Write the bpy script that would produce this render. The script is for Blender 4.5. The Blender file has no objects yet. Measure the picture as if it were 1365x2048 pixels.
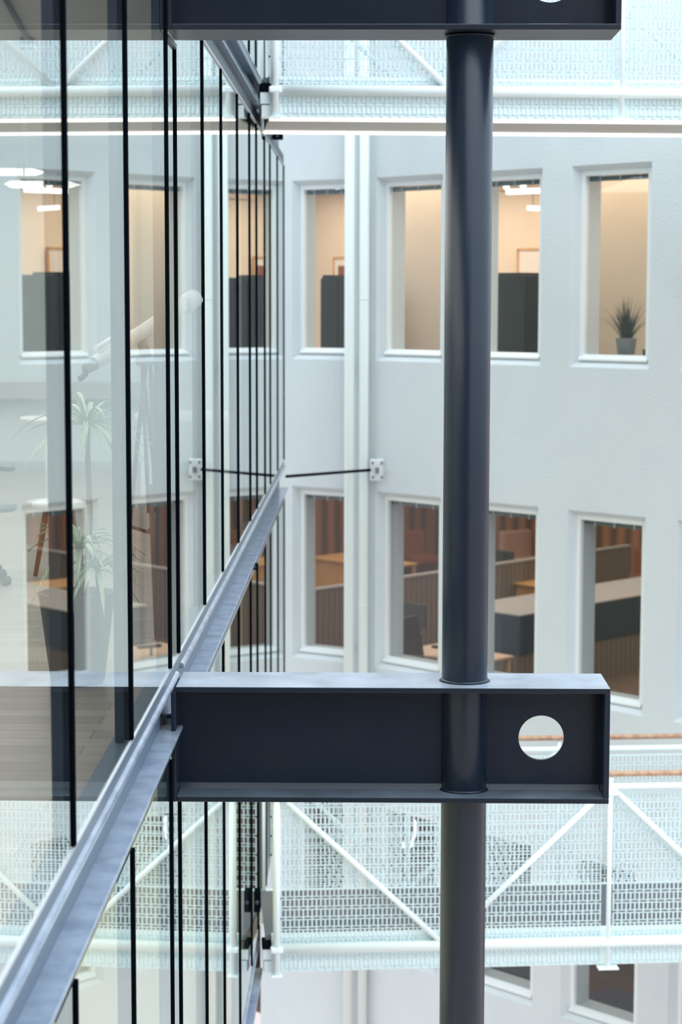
import bpy, bmesh, math, random
from mathutils import Vector, Matrix
random.seed(7)
C = bpy.context.scene.collection
sc = bpy.context.scene

# ------------------------------------------------------------------ camera
FPX, CX, CY = 3982.0, 682.5, 1024.0
EYE = Vector((0.93, 0.0, 0.0))          # heights are measured from the eye level
fw = Vector((742 - CX, 600 - CY, FPX)).normalized()
dn = Vector((620 - CX, 37450.0, FPX)); dn = (dn - fw * dn.dot(fw)).normalized()
rt = dn.cross(fw)
# image axes (right, down, forward) expressed in world axes
def w_of(v): return Vector((rt.dot(v), fw.dot(v), -dn.dot(v)))
cr, cd, cf = w_of(Vector((1, 0, 0))), w_of(Vector((0, 1, 0))), w_of(Vector((0, 0, 1)))
cam = bpy.data.cameras.new('camera'); co = bpy.data.objects.new('camera', cam); C.objects.link(co)
co.matrix_world = Matrix(((cr.x, -cd.x, -cf.x, EYE.x), (cr.y, -cd.y, -cf.y, EYE.y), (cr.z, -cd.z, -cf.z, EYE.z), (0, 0, 0, 1)))
cam.sensor_fit = 'VERTICAL'; cam.sensor_height = 36.0; cam.sensor_width = 24.0
cam.lens = FPX / 2048 * 36.0
cam.dof.use_dof = True; cam.dof.focus_distance = 9.5; cam.dof.aperture_fstop = 3.2
cam.clip_start = 0.05; cam.clip_end = 200
sc.camera = co

# ------------------------------------------------------------------ sky and exposure
w = bpy.data.worlds.new('sky'); sc.world = w; w.use_nodes = True
nt = w.node_tree; nt.nodes.clear()
out = nt.nodes.new('ShaderNodeOutputWorld'); bg = nt.nodes.new('ShaderNodeBackground')
tc = nt.nodes.new('ShaderNodeTexCoord'); sx = nt.nodes.new('ShaderNodeSeparateXYZ'); rp = nt.nodes.new('ShaderNodeValToRGB')
nt.links.new(tc.outputs['Generated'], sx.inputs[0]); nt.links.new(sx.outputs['Z'], rp.inputs[0])
rp.color_ramp.elements[0].position = 0.0; rp.color_ramp.elements[0].color = (.33, .31, .31, 1)
rp.color_ramp.elements[1].position = 0.75; rp.color_ramp.elements[1].color = (.80, .92, 1.0, 1)
e = rp.color_ramp.elements.new(0.25); e.color = (.51, .61, .71, 1)
nt.links.new(rp.outputs[0], bg.inputs[0]); nt.links.new(bg.outputs[0], out.inputs[0]); bg.inputs[1].default_value = 2.6
sc.view_settings.view_transform = 'Standard'; sc.view_settings.look = 'None'
sc.view_settings.gamma = 1.0; sc.view_settings.exposure = 0.13; sc.view_settings.use_curve_mapping = False
sc.cycles.use_denoising = True
sc.cycles.max_bounces = 10; sc.cycles.transparent_max_bounces = 40; sc.cycles.glossy_bounces = 5
sc.cycles.caustics_reflective = False; sc.cycles.caustics_refractive = False
sc.cycles.sample_clamp_indirect = 6.0

# large lights: the atrium skylight far overhead
def area(name, loc, rot, sx_, sy_, power, col):
    l = bpy.data.lights.new(name, 'AREA'); l.shape = 'RECTANGLE'; l.size = sx_; l.size_y = sy_; l.energy = power; l.color = col
    o = bpy.data.objects.new(name, l); C.objects.link(o); o.location = loc; o.rotation_euler = rot
    return o
area('skylight', (3.2, 12.5, 8.6), (0, 0, 0), 7, 18, 620, (.86, .95, 1.0))

# ------------------------------------------------------------------ materials
def lin(r, g, b):
    f = lambda c: (c / 255 / 12.92) if c / 255 <= .04045 else ((c / 255 + .055) / 1.055) ** 2.4
    return (f(r), f(g), f(b), 1)
def mat(name, col, rough=.5, metal=0, spec=.5, bump=None, mottle=None, emit=None, coat=0):
    m = bpy.data.materials.new(name); m.use_nodes = True; n = m.node_tree.nodes; L = m.node_tree.links
    p = n['Principled BSDF']; p.inputs['Base Color'].default_value = col; p.inputs['Roughness'].default_value = rough
    p.inputs['Metallic'].default_value = metal; p.inputs['Specular IOR Level'].default_value = spec; p.inputs['Coat Weight'].default_value = coat
    t = n.new('ShaderNodeTexCoord')
    if mottle:   # (other colour, scale, amount)
        no = n.new('ShaderNodeTexNoise'); no.inputs['Scale'].default_value = mottle[1]; no.inputs['Detail'].default_value = 6
        L.new(t.outputs['Object'], no.inputs['Vector'])
        r = n.new('ShaderNodeMapRange'); r.inputs['From Min'].default_value = .42; r.inputs['From Max'].default_value = .68
        r.inputs['To Max'].default_value = mottle[2]; L.new(no.outputs['Fac'], r.inputs['Value'])
        mx = n.new('ShaderNodeMix'); mx.data_type = 'RGBA'; mx.inputs['A'].default_value = col; mx.inputs['B'].default_value = mottle[0]
        L.new(r.outputs[0], mx.inputs['Factor']); L.new(mx.outputs['Result'], p.inputs['Base Color'])
    if bump:     # (scale, strength, distance)
        no = n.new('ShaderNodeTexNoise'); no.inputs['Scale'].default_value = bump[0]; no.inputs['Detail'].default_value = 4
        L.new(t.outputs['Object'], no.inputs['Vector'])
        b = n.new('ShaderNodeBump'); b.inputs['Strength'].default_value = bump[1]; b.inputs['Distance'].default_value = bump[2]
        L.new(no.outputs['Fac'], b.inputs['Height']); L.new(b.outputs[0], p.inputs['Normal'])
    if emit:
        p.inputs['Emission Color'].default_value = emit[0]; p.inputs['Emission Strength'].default_value = emit[1]
    return m
def pale_topped(name, col, top_col, rough):
    # dark paint, mixed unevenly to a paler colour on upward faces
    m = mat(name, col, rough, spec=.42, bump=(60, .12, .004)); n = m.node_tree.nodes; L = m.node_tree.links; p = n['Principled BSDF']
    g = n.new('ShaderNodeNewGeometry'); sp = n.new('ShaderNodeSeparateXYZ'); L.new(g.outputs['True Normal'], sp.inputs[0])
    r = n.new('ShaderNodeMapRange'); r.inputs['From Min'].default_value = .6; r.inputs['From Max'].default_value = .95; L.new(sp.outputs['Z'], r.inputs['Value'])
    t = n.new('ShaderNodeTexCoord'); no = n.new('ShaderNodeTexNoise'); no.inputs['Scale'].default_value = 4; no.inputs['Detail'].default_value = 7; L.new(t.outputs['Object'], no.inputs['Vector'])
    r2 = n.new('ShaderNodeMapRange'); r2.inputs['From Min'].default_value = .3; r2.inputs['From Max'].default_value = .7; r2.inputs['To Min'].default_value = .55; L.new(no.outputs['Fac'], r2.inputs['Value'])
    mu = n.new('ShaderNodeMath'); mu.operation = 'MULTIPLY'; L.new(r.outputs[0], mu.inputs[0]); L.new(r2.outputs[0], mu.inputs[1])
    mx = n.new('ShaderNodeMix'); mx.data_type = 'RGBA'; mx.inputs['A'].default_value = col; mx.inputs['B'].default_value = top_col
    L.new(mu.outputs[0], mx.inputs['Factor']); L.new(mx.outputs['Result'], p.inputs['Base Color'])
    return m
def stripes(name, c1, c2, scale, rough=.6, axis=0, dist=1.5):
    m = mat(name, c1, rough); n = m.node_tree.nodes; L = m.node_tree.links
    t = n.new('ShaderNodeTexCoord'); wv = n.new('ShaderNodeTexWave'); wv.bands_direction = 'XYZ'[axis]; wv.inputs['Scale'].default_value = scale
    wv.inputs['Distortion'].default_value = dist; wv.inputs['Detail'].default_value = 2; L.new(t.outputs['Object'], wv.inputs['Vector'])
    mx = n.new('ShaderNodeMix'); mx.data_type = 'RGBA'; mx.inputs['A'].default_value = c1; mx.inputs['B'].default_value = c2
    L.new(wv.outputs['Fac'], mx.inputs['Factor']); L.new(mx.outputs['Result'], n['Principled BSDF'].inputs['Base Color'])
    return m
def planks(name):
    m = mat(name, lin(170, 160, 150), .35); n = m.node_tree.nodes; L = m.node_tree.links
    t = n.new('ShaderNodeTexCoord'); br = n.new('ShaderNodeTexBrick'); no = n.new('ShaderNodeTexNoise')
    mp = n.new('ShaderNodeMapping'); mp.inputs['Scale'].default_value = (1, 9, 1)
    br.inputs['Color1'].default_value = lin(176, 167, 157); br.inputs['Color2'].default_value = lin(158, 148, 139)
    br.inputs['Mortar'].default_value = lin(120, 110, 103); br.inputs['Scale'].default_value = 1.0
    br.inputs['Brick Width'].default_value = 1.3; br.inputs['Row Height'].default_value = .14; br.inputs['Mortar Size'].default_value = .003
    no.inputs['Scale'].default_value = 3; no.inputs['Detail'].default_value = 8
    L.new(t.outputs['Object'], br.inputs['Vector']); L.new(t.outputs['Object'], mp.inputs['Vector']); L.new(mp.outputs[0], no.inputs['Vector'])
    mx = n.new('ShaderNodeMix'); mx.data_type = 'RGBA'; mx.blend_type = 'MULTIPLY'; mx.inputs['Factor'].default_value = .55
    rr = n.new('ShaderNodeMapRange'); rr.inputs['To Min'].default_value = .55; rr.inputs['To Max'].default_value = 1.35
    L.new(no.outputs['Fac'], rr.inputs['Value']); L.new(br.outputs['Color'], mx.inputs['A']); L.new(rr.outputs[0], mx.inputs['B'])
    L.new(mx.outputs['Result'], n['Principled BSDF'].inputs['Base Color'])
    return m
def glass(name, tint, layers=2.0, ior=1.5, back=0.0):
    # a clear sealed pane: the outward surface mirrors by Fresnel, the rest passes straight through
    m = bpy.data.materials.new(name); m.use_nodes = True; n = m.node_tree.nodes; L = m.node_tree.links; n.clear()
    o = n.new('ShaderNodeOutputMaterial'); tr = n.new('ShaderNodeBsdfTransparent'); gl = n.new('ShaderNodeBsdfGlossy')
    tr.inputs[0].default_value = tint; gl.inputs['Roughness'].default_value = 0.0; gl.inputs['Color'].default_value = (.96, 1, .99, 1)
    fr = n.new('ShaderNodeFresnel'); fr.inputs[0].default_value = ior
    # R = k r / (1 + (k-1) r): k surfaces stacked
    a = n.new('ShaderNodeMath'); a.operation = 'MULTIPLY'; a.inputs[1].default_value = layers
    b = n.new('ShaderNodeMath'); b.operation = 'MULTIPLY_ADD'; b.inputs[1].default_value = layers - 1; b.inputs[2].default_value = 1
    d = n.new('ShaderNodeMath'); d.operation = 'DIVIDE'
    L.new(fr.outputs[0], a.inputs[0]); L.new(fr.outputs[0], b.inputs[0]); L.new(a.outputs[0], d.inputs[0]); L.new(b.outputs[0], d.inputs[1])
    g = n.new('ShaderNodeNewGeometry'); iv = n.new('ShaderNodeMath'); iv.operation = 'SUBTRACT'; iv.inputs[0].default_value = 1
    L.new(g.outputs['Backfacing'], iv.inputs[1])
    f = n.new('ShaderNodeMath'); f.operation = 'MULTIPLY'; L.new(d.outputs[0], f.inputs[0]); L.new(iv.outputs[0], f.inputs[1])
    t2 = n.new('ShaderNodeBsdfTransparent'); mb = n.new('ShaderNodeMixShader')
    L.new(g.outputs['Backfacing'], mb.inputs[0]); L.new(tr.outputs[0], mb.inputs[1]); L.new(t2.outputs[0], mb.inputs[2])
    mx = n.new('ShaderNodeMixShader'); L.new(f.outputs[0], mx.inputs[0]); L.new(mb.outputs[0], mx.inputs[1]); L.new(gl.outputs[0], mx.inputs[2])
    L.new(mx.outputs[0], o.inputs[0])
    return m
def lamp(name, col, strength):
    m = bpy.data.materials.new(name); m.use_nodes = True; n = m.node_tree.nodes; L = m.node_tree.links; n.clear()
    o = n.new('ShaderNodeOutputMaterial'); e_ = n.new('ShaderNodeEmission'); e_.inputs[0].default_value = col; e_.inputs[1].default_value = strength
    L.new(e_.outputs[0], o.inputs[0]); return m

STEEL = mat('dark_steel_paint', lin(20, 33, 50), .30, spec=.45, bump=(60, .12, .004), mottle=(lin(30, 40, 52), 5, .5))
DUST = pale_topped('pale_topped_steel_paint', lin(24, 35, 48), lin(164, 174, 190), .32)
STEEL_PALEB = pale_topped('grey_topped_steel_paint', lin(22, 33, 46), lin(104, 114, 126), .34)
LEDGE = mat('ledge_steel_paint', lin(158, 170, 188), .26, bump=(20, .12, .004), mottle=(lin(104, 118, 138), 7, .55), coat=.3)
SILL_SHADE = mat('grey_sill_and_shade_paint', lin(98, 114, 130), .35)  # sill rail grey; also stands in for shade on webs and upper ledge
BLACK = mat('black_mullion_paint', lin(14, 20, 26), 1.0, spec=0.0)
MULL = mat('inner_mullion_paint', lin(50, 62, 76), .4)
GASKET = mat('glazing_bead_grey', lin(170, 176, 182), .35)
PLASTER = mat('rough_pale_plaster', lin(214, 220, 222), .85, bump=(60, .4, .012), mottle=(lin(204, 211, 216), 1.2, .6))
FRAME = mat('white_window_paint', lin(236, 240, 240), .4)
REVEAL = mat('inner_reveal_paint', lin(200, 208, 212), .7)
BLIND = mat('slate_blind_cassette', lin(78, 96, 104), .35)
PIPE = mat('pale_pipe_paint', lin(234, 240, 236), .5)
MINT = mat('bridge_white_paint', lin(244, 253, 253), .4)
MESHM = mat('bridge_mesh_paint', lin(226, 242, 245), .45)
FASC = mat('pale_mint_fascia', lin(240, 253, 252), .25)
DECK = mat('dark_deck_sheet', lin(98, 104, 112), .55, mottle=(lin(118, 112, 108), .9, .9))
SOFFIT = mat('beige_soffit', lin(190, 184, 178), .5)
WOOD = mat('handrail_wood', lin(196, 160, 134), .5, mottle=(lin(168, 118, 88), 14, .9))
LED = lamp('warm_led_strip', (1.0, .93, .86, 1), 2.2)
LAMPW = lamp('office_lamp', (1.0, .98, .95, 1), 2.6)
GL = glass('facade_glass', (.93, .97, .95, 1), 2.6)
GLW = glass('window_glass', (.94, .96, .95, 1), 1.35)
FLOORM = planks('office_plank_floor')
CEILM = mat('office_ceiling', lin(205, 205, 198), .8)
OFFW = mat('office_wall', lin(206, 218, 222), .8)
CREAM = mat('lower_office_cream', lin(216, 214, 190), .8)
WARM = mat('warm_room_wall', lin(226, 208, 188), .9, mottle=(lin(214, 192, 168), .7, .5))
TAUPE = mat('room_ceiling', lin(150, 128, 112), .8)
CARPET = mat('brown_carpet', lin(104, 84, 74), .95, mottle=(lin(84, 68, 62), 3, .6))
CHARC = mat('charcoal_cabinet', lin(40, 40, 38), .6, spec=.3)
NAVY = stripes('navy_panel', lin(12, 34, 62), lin(22, 48, 80), 6, .5, 0)
GREYTOP = mat('grey_counter', lin(160, 158, 156), .5)
OAK = mat('oak_veneer', lin(206, 158, 100), .5, mottle=(lin(186, 138, 82), 4, .6))
CURT = stripes('brown_curtain', lin(168, 112, 82), lin(92, 66, 54), 1.3, .9, 0, .6)
ORANGE = mat('orange_upholstery', lin(134, 76, 50), .8)
WHITE = mat('white_lacquer', lin(240, 240, 238), .3)
BLK = mat('black_plastic', lin(26, 28, 32), .45)
POTM = mat('dark_planter', lin(62, 66, 68), .5)
SOIL = mat('brown_soil', lin(92, 74, 62), .9, bump=(30, .8, .02))
BARK = mat('cane_bark', lin(110, 92, 78), .8, bump=(40, .6, .01))
LEAF = stripes('variegated_leaf', lin(120, 150, 118), lin(206, 220, 190), 30, .35, 0, .5)
LEAFD = mat('dark_leaf', lin(48, 54, 48), .6)
TEAK = mat('orange_brown_wood', lin(156, 92, 56), .45)
WALN = mat('dark_brown_wood', lin(80, 62, 54), .5)
PAPER = mat('picture_paper', lin(226, 216, 206), .8)
GREYP = mat('grey_plastic', lin(120, 122, 124), .5)

# ------------------------------------------------------------------ mesh helpers
class MB:
    def __init__(s): s.v = []; s.f = []; s.sm = []
    def quad(s, pts, smooth=False):
        b = len(s.v); s.v += [Vector(p) for p in pts]; s.f.append(list(range(b, b + len(pts)))); s.sm.append(smooth); return s
    def box(s, x0, x1, y0, y1, z0, z1, T=None):
        b = len(s.v); P = [Vector((x, y, z)) for z in (z0, z1) for y in (y0, y1) for x in (x0, x1)]
        if T: P = [T(p) for p in P]
        s.v += P
        for f in ((0, 2, 3, 1), (4, 5, 7, 6), (0, 1, 5, 4), (2, 6, 7, 3), (0, 4, 6, 2), (1, 3, 7, 5)):
            s.f.append([b + i for i in f]); s.sm.append(False)
        return s
    def tube(s, a, b_, r, r2=None, seg=16, cap=True):
        a = Vector(a); b_ = Vector(b_); r2 = r if r2 is None else r2; d = (b_ - a).normalized()
        u = d.orthogonal().normalized(); w_ = d.cross(u); b = len(s.v)
        for c, rr in ((a, r), (b_, r2)):
            for i in range(seg):
                t = 2 * math.pi * i / seg; s.v.append(c + (u * math.cos(t) + w_ * math.sin(t)) * rr)
        for i in range(seg):
            j = (i + 1) % seg; s.f.append([b + i, b + j, b + seg + j, b + seg + i]); s.sm.append(True)
        if cap:
            s.f.append([b + i for i in range(seg)][::-1]); s.sm.append(False)
            s.f.append([b + seg + i for i in range(seg)]); s.sm.append(False)
        return s
    def path(s, pts, r, seg=10):
        for i in range(len(pts) - 1):
            ra = r[i] if isinstance(r, (list, tuple)) else r; rb = r[i + 1] if isinstance(r, (list, tuple)) else r
            s.tube(pts[i], pts[i + 1], ra, rb, seg)
        return s
    def lathe(s, c, prof, seg=32):     # profile (r, z) about a vertical axis
        b = len(s.v); c = Vector(c)
        for r, z in prof:
            for i in range(seg):
                t = 2 * math.pi * i / seg; s.v.append(c + Vector((math.cos(t) * r, math.sin(t) * r, z)))
        for k in range(len(prof) - 1):
            for i in range(seg):
                j = (i + 1) % seg; s.f.append([b + k * seg + i, b + k * seg + j, b + (k + 1) * seg + j, b + (k + 1) * seg + i]); s.sm.append(True)
        s.f.append([b + i for i in range(seg)][::-1]); s.sm.append(False)
        s.f.append([b + (len(prof) - 1) * seg + i for i in range(seg)]); s.sm.append(False)
        return s
    def extr(s, prof, y0, y1):          # closed (x, z) profile run along Y
        b = len(s.v); n = len(prof)
        for y in (y0, y1): s.v += [Vector((x, y, z)) for x, z in prof]
        for i in range(n):
            j = (i + 1) % n; s.f.append([b + i, b + j, b + n + j, b + n + i]); s.sm.append(False)
        s.f.append([b + i for i in range(n)][::-1]); s.sm.append(False); s.f.append([b + n + i for i in range(n)]); s.sm.append(False)
        return s
    def build(s, name, m, parent=None, bevel=0, origin=None, fix=True):
        if parent is not None: o0 = world_loc(parent)
        elif origin is not None: o0 = Vector(origin)
        else:
            xs = [v.x for v in s.v]; ys = [v.y for v in s.v]; zs = [v.z for v in s.v]
            o0 = Vector(((min(xs) + max(xs)) / 2, (min(ys) + max(ys)) / 2, min(zs)))
        me = bpy.data.meshes.new(name); me.from_pydata([v - o0 for v in s.v], [], s.f)
        for p, q in zip(me.polygons, s.sm): p.use_smooth = q
        if fix:
            bm = bmesh.new(); bm.from_mesh(me); bmesh.ops.recalc_face_normals(bm, faces=bm.faces); bm.to_mesh(me); bm.free()
        me.materials.append(m)
        o = bpy.data.objects.new(name, me); C.objects.link(o)
        if parent is not None: o.parent = parent
        else: o.location = o0
        if bevel:
            bv = o.modifiers.new('bevel', 'BEVEL'); bv.width = bevel; bv.segments = 2; bv.limit_method = 'ANGLE'
        return o
def world_loc(o):
    l = Vector(o.location)
    while o.parent: o = o.parent; l += Vector(o.location)
    return l
def tag(o, label=None, cat=None, group=None, kind=None):
    if label: o['label'] = label
    if cat: o['category'] = cat
    if group: o['group'] = group
    if kind: o['kind'] = kind
    return o
def thing(name, loc, label=None, cat=None, group=None, kind=None):
    o = bpy.data.objects.new(name, None); C.objects.link(o); o.location = loc; o.empty_display_size = .1
    return tag(o, label, cat, group, kind)
def copy_tree(o, parent=None):
    c = o.copy(); C.objects.link(c)
    if parent: c.parent = parent
    for ch in [k for k in bpy.data.objects if k.parent == o]: copy_tree(ch, c)
    return c

# ------------------------------------------------------------------ far wall of the atrium: two facets, rows of deep windows
WT = .38
class Facet:
    def __init__(s, p, q):
        s.o = Vector(p); d = Vector(q) - s.o; s.len = d.length; s.u = d.normalized(); s.n = Vector((s.u.y, -s.u.x))
    def P(s, u, n, z): v = s.o + s.u * u + s.n * n; return Vector((v.x, v.y, z))
    def T(s, p): return s.P(p.x, p.y, p.z)
    def ux(s, X): return (X - s.o.x) / s.u.x
FA = Facet((-.35, 22.855), (.87, 22.13)); FB = Facet((.87, 22.13), (5.4, 17.685))
ROWS = [(1.33, -.665), (-2.11, -4.09), (-5.62, -7.42)]
WA = [(FA.ux(.04), FA.ux(.70))]
WB = [(FB.ux(a), FB.ux(a + .70)) for a in (.99, 1.96, 2.93, 3.90)]
IN_U, IN_T, IN_B, D1 = .055, .05, .065, .09
def wall_facet(F, wins, name):
    m = MB(); zt, zb = 6.5, -9.5
    us = [0.0] + [x for w_ in wins for x in w_] + [F.len]
    def face(u0, u1, z0, z1, n=0):
        m.quad([F.P(u0, n, z0), F.P(u1, n, z0), F.P(u1, n, z1), F.P(u0, n, z1)])
    ui = 0
    def cols(inset):      # solid columns and the window columns
        e_ = [0.0]
        for a, b in wins: e_ += [a + inset, b - inset]
        return e_ + [F.len]
    c0 = cols(0); 
    for k in range(len(c0) - 1):
        if k % 2 == 0: face(c0[k], c0[k + 1], zb, zt)
        else:
            z = zt
            for t, b in ROWS: face(c0[k], c0[k + 1], t, z); z = b
            face(c0[k], c0[k + 1], zb, z)
    for a, b in wins:
        for t, l in ROWS:
            A = [(a, t), (b, t), (b, l), (a, l)]; B = [(a + IN_U, t - IN_T), (b - IN_U, t - IN_T), (b - IN_U, l + IN_B), (a + IN_U, l + IN_B)]
            for i in range(4):
                j = (i + 1) % 4
                m.quad([F.P(A[i][0], 0, A[i][1]), F.P(A[j][0], 0, A[j][1]), F.P(B[j][0], -D1, B[j][1]), F.P(B[i][0], -D1, B[i][1])])
    c1 = cols(IN_U)
    for k in range(len(c1) - 1):
        if k % 2 == 0: m.box(c1[k], c1[k + 1], -WT, -D1, zb, zt, F.T)
        else:
            z = zt
            for t, b in ROWS: m.box(c1[k], c1[k + 1], -WT, -D1, t - IN_T, z, F.T); z = b + IN_B
            m.box(c1[k], c1[k + 1], -WT, -D1, zb, z, F.T)
    o = m.build(name, PLASTER, fix=False)
    return tag(o, kind='structure')
wall_facet(FA, WA, 'wall_back')
wall_facet(FB, WB, 'wall_right')

# unseen dark wall added behind the camera to darken reflections in the steel
NEAR = mat('near_blocker_render', lin(96, 88, 84), .8)
tag(MB().box(-6, 3.4, -1.9, -1.6, -9.5, 6.5).build('wall_near_blocker', NEAR), kind='structure')
wn = 0
def wall_window(F, a, b, t, l):
    global wn; wn += 1
    a += IN_U; b -= IN_U; t -= IN_T; l += IN_B
    root = thing('window_%d' % wn, F.P((a + b) / 2, -D1, l), kind='structure')
    fwid = .05
    fr = MB()
    fr.box(a, a + fwid, -D1 - .06, -D1 + .004, l, t, F.T).box(b - fwid, b, -D1 - .06, -D1 + .004, l, t, F.T)
    fr.box(a + fwid, b - fwid, -D1 - .06, -D1 + .004, t - fwid, t, F.T).box(a + fwid, b - fwid, -D1 - .06, -D1 + .004, l, l + fwid, F.T)
    fr.build('frame', FRAME, root, bevel=.006)
    sl = MB()    # sloping weather bead over the bottom rail
    x0, x1 = a + .01, b - .01
    A = [(-D1 + .04, l + .0), (-D1 + .04, l + .02), (-D1 - .03, l + .062), (-D1 - .03, l)]
    pts = [[F.P(x, n, z) for n, z in A] for x in (x0, x1)]
    sl.quad(pts[0]); sl.quad(pts[1][::-1])
    for i in range(4):
        j = (i + 1) % 4; sl.quad([pts[0][i], pts[0][j], pts[1][j], pts[1][i]])
    sl.build('sill', FRAME, root)
    MB().box(a + fwid, b - fwid, -D1 - .048, -D1 - .036, l + fwid, t - fwid, F.T).build('pane', GLW, root)
    bl = MB().box(a + fwid, b - fwid, -D1 - .12, -D1 - .065, t - fwid - .05, t - fwid - .002, F.T)
    bl = bl.build('blind_cassette', BLIND, root, bevel=.004)
    hk = MB()
    for k in (.18, .5, .82):
        u = a + fwid + (b - a - 2 * fwid) * k; hk.box(u - .008, u + .008, -D1 - .064, -D1 - .054, t - fwid - .06, t - fwid - .004, F.T)
    hk.build('bracket', GASKET, bl)
    rv = MB()    # inner lining of the deep opening
    rv.box(a - .0, a + .012, -WT - .01, -D1 - .065, l, t, F.T).box(b - .012, b, -WT - .01, -D1 - .065, l, t, F.T)
    rv.box(a + .012, b - .012, -WT - .01, -D1 - .125, t - .012, t, F.T).box(a + .012, b - .012, -WT - .03, -D1 - .065, l, l + .03, F.T)
    rv.build('reveal', REVEAL, root)
    return root
for (t, l) in ROWS:
    for a, b in WA: wall_window(FA, a, b, t, l)
    for a, b in WB: wall_window(FB, a, b, t, l)

# ------------------------------------------------------------------ rooms behind the far wall
def room(z0, z1, wallm, ceilm, floorm, tagname, depth, u0, lightcol, power, lu=None):
    T = FB.T; u1, n0, n1 = FB.len + 1.0, -WT - .03, -depth
    tag(MB().box(u0, u1, n1 - .1, n1, z0, z1, T).build('wall_' + tagname, wallm), kind='structure')
    tag(MB().box(u0 - .1, u0, n1, n0, z0, z1, T).build('wall_' + tagname + '_left', wallm), kind='structure')
    tag(MB().box(u1, u1 + .1, n1, n0, z0, z1, T).build('wall_' + tagname + '_right', wallm), kind='structure')
    tag(MB().box(u0, u1, n1, n0, z0 - .08, z0, T).build('floor', floorm), kind='structure')
    tag(MB().box(u0, u1, n1, n0, z1, z1 + .08, T).build('ceiling', ceilm), kind='structure')
    c = FB.P((u0 + u1) / 2, -(depth + .4) * .5, z1 - .03)
    a = area('room_light', c, (0, 0, math.atan2(FB.u.y, FB.u.x)), (u1 - u0) * .85, (depth - .4) * .8, power, lightcol)
room(-1.75, 1.55, WARM, TAUPE, CARPET, 'upper_room', 4.2, -6.0, (1, .87, .70), 330)
room(-5.25, -1.95, CURT, TAUPE, CARPET, 'lower_room', 13.6, -11.5, (1, .86, .74), 560)
room(-8.75, -5.45, CARPET, TAUPE, CARPET, 'bottom_room', 5.0, -3.4, (1, .90, .80), 60)

def unp(px, py, Y):
    d = cr * (px - CX) + cd * (py - CY) + cf * FPX; return EYE + d * (Y / d.y)

# ------------------------------------------------------------------ glass facade on the left (plane X = 0)
Z_HEAD, Z_SILL, ST = 1.42, -1.715, 3.563
JY = [4.62, 6.11, 7.635, 9.15, 9.56, 11.1, 12.48, 13.98, 15.38, 16.3, 17.55, 18.5, 19.95, 21.4]
fl_names = ['middle', 'lower', 'upper']
nth = ['', 'second', 'third', 'fourth', 'fifth', 'sixth', 'seventh', 'eighth', 'ninth', 'tenth', 'eleventh', 'twelfth', 'thirteenth']
for fi, dz in enumerate((0, -ST, ST)):
    for k in range(len(JY) - 1):
        y0, y1 = JY[k] + .012, JY[k + 1] - .012; zt = Z_HEAD + dz; zb = Z_SILL + dz
        if k == 3: zt = 1.20 + dz; zb = Z_SILL + dz
        if fi == 2 and k < 4: continue
        wn += 1
        p = tag(MB().box(-.026, -.001, y0, y1, zb, zt).build('window_%d' % wn, GL), kind='structure')
    for k in range(1, len(JY)):
        if fi == 2 and k < 5: continue
        Y = JY[k]; zt = Z_HEAD + dz; zb = Z_SILL + dz
        if k == 4: zt = 1.20 + dz
        side = {0: 'middle storey', 1: 'storey below the steel beam', 2: 'storey above the upper beam'}[fi]
        pos = {1: 'nearest and widest-looking black mullion, far left', 2: 'second black mullion from the left', 3: 'black mullion just left of the beam slot', 4: 'black mullion just right of the beam slot'}.get(k)
        if k == len(JY) - 1: pos = 'farthest slim mullion at the end of the glass facade'
        if pos is None: pos = 'slim black mullion, %s from the near end of the facade' % nth[k - 1 + 0]
        m = thing('mullion', (0, Y, zb), '%s, %s' % (pos, side), 'mullion', 'black mullions of the glass facade')
        w1 = .013
        MB().box(0, .008, Y - w1, Y + w1, zb + .004, zt - .002).build('cap', BLACK, m, bevel=.003)
        MB().box(-.026, -.0005, Y - .0116, Y + .0116, zb + .004, zt - .002).build('joint_seal', BLACK, m)
        MB().box(-.062, -.027, Y - .028, Y + .028, zb, zt).build('inner_post', MULL, m)
# sill and head rails, ledge channels
def rails(dz, y0, y1, lab, lip0, lip1, fl0, fl1):
    LEDGE = SILL_SHADE if dz > 0 else globals()['LEDGE']  # upper ledge gets less light; that is put into its colour
    r = thing('facade_ledge', (0, y0, -2.03 + dz), lab, 'steel ledge', 'steel ledges along the facade')
    MB().box(-.08, -.002, y0, y1, -1.785 + dz, Z_SILL - .004 + dz).build('sill_rail', SILL_SHADE, r)
    MB().box(-.012, .004, y0, y1, Z_SILL - .007 + dz, Z_SILL + .001 + dz).build('glazing_bead', GASKET, r)
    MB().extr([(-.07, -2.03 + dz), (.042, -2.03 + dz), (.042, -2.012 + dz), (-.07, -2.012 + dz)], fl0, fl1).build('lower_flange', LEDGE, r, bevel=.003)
    MB().box(-.07, -.055, fl0, y1, -2.012 + dz, -1.80 + dz).build('web', SILL_SHADE, r)  # shadow behind the lip is put into the web's darker colour
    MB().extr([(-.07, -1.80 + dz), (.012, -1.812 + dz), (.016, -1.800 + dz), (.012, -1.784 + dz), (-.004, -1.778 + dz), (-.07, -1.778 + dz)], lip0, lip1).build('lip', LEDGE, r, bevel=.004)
rails(0, 4.0, 9.555, 'grey steel ledge sweeping up from the bottom left corner to the beam', 4.0, 9.45, 4.0, 9.30)
rails(0, 9.56, 21.5, 'grey steel ledge with scuffed edge running from the beam to the far wall', 9.68, 21.5, 9.56, 21.4)
rails(-ST, 4.6, 16.2, 'steel ledge of the floor below, end seen beside the lower footbridge', 4.6, 16.2, 4.6, 16.2)
rails(ST, 9.56, 21.5, 'steel ledge coloured darker for shade above the glass, beyond the upper beam', 9.68, 15.85, 9.56, 15.85)
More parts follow.
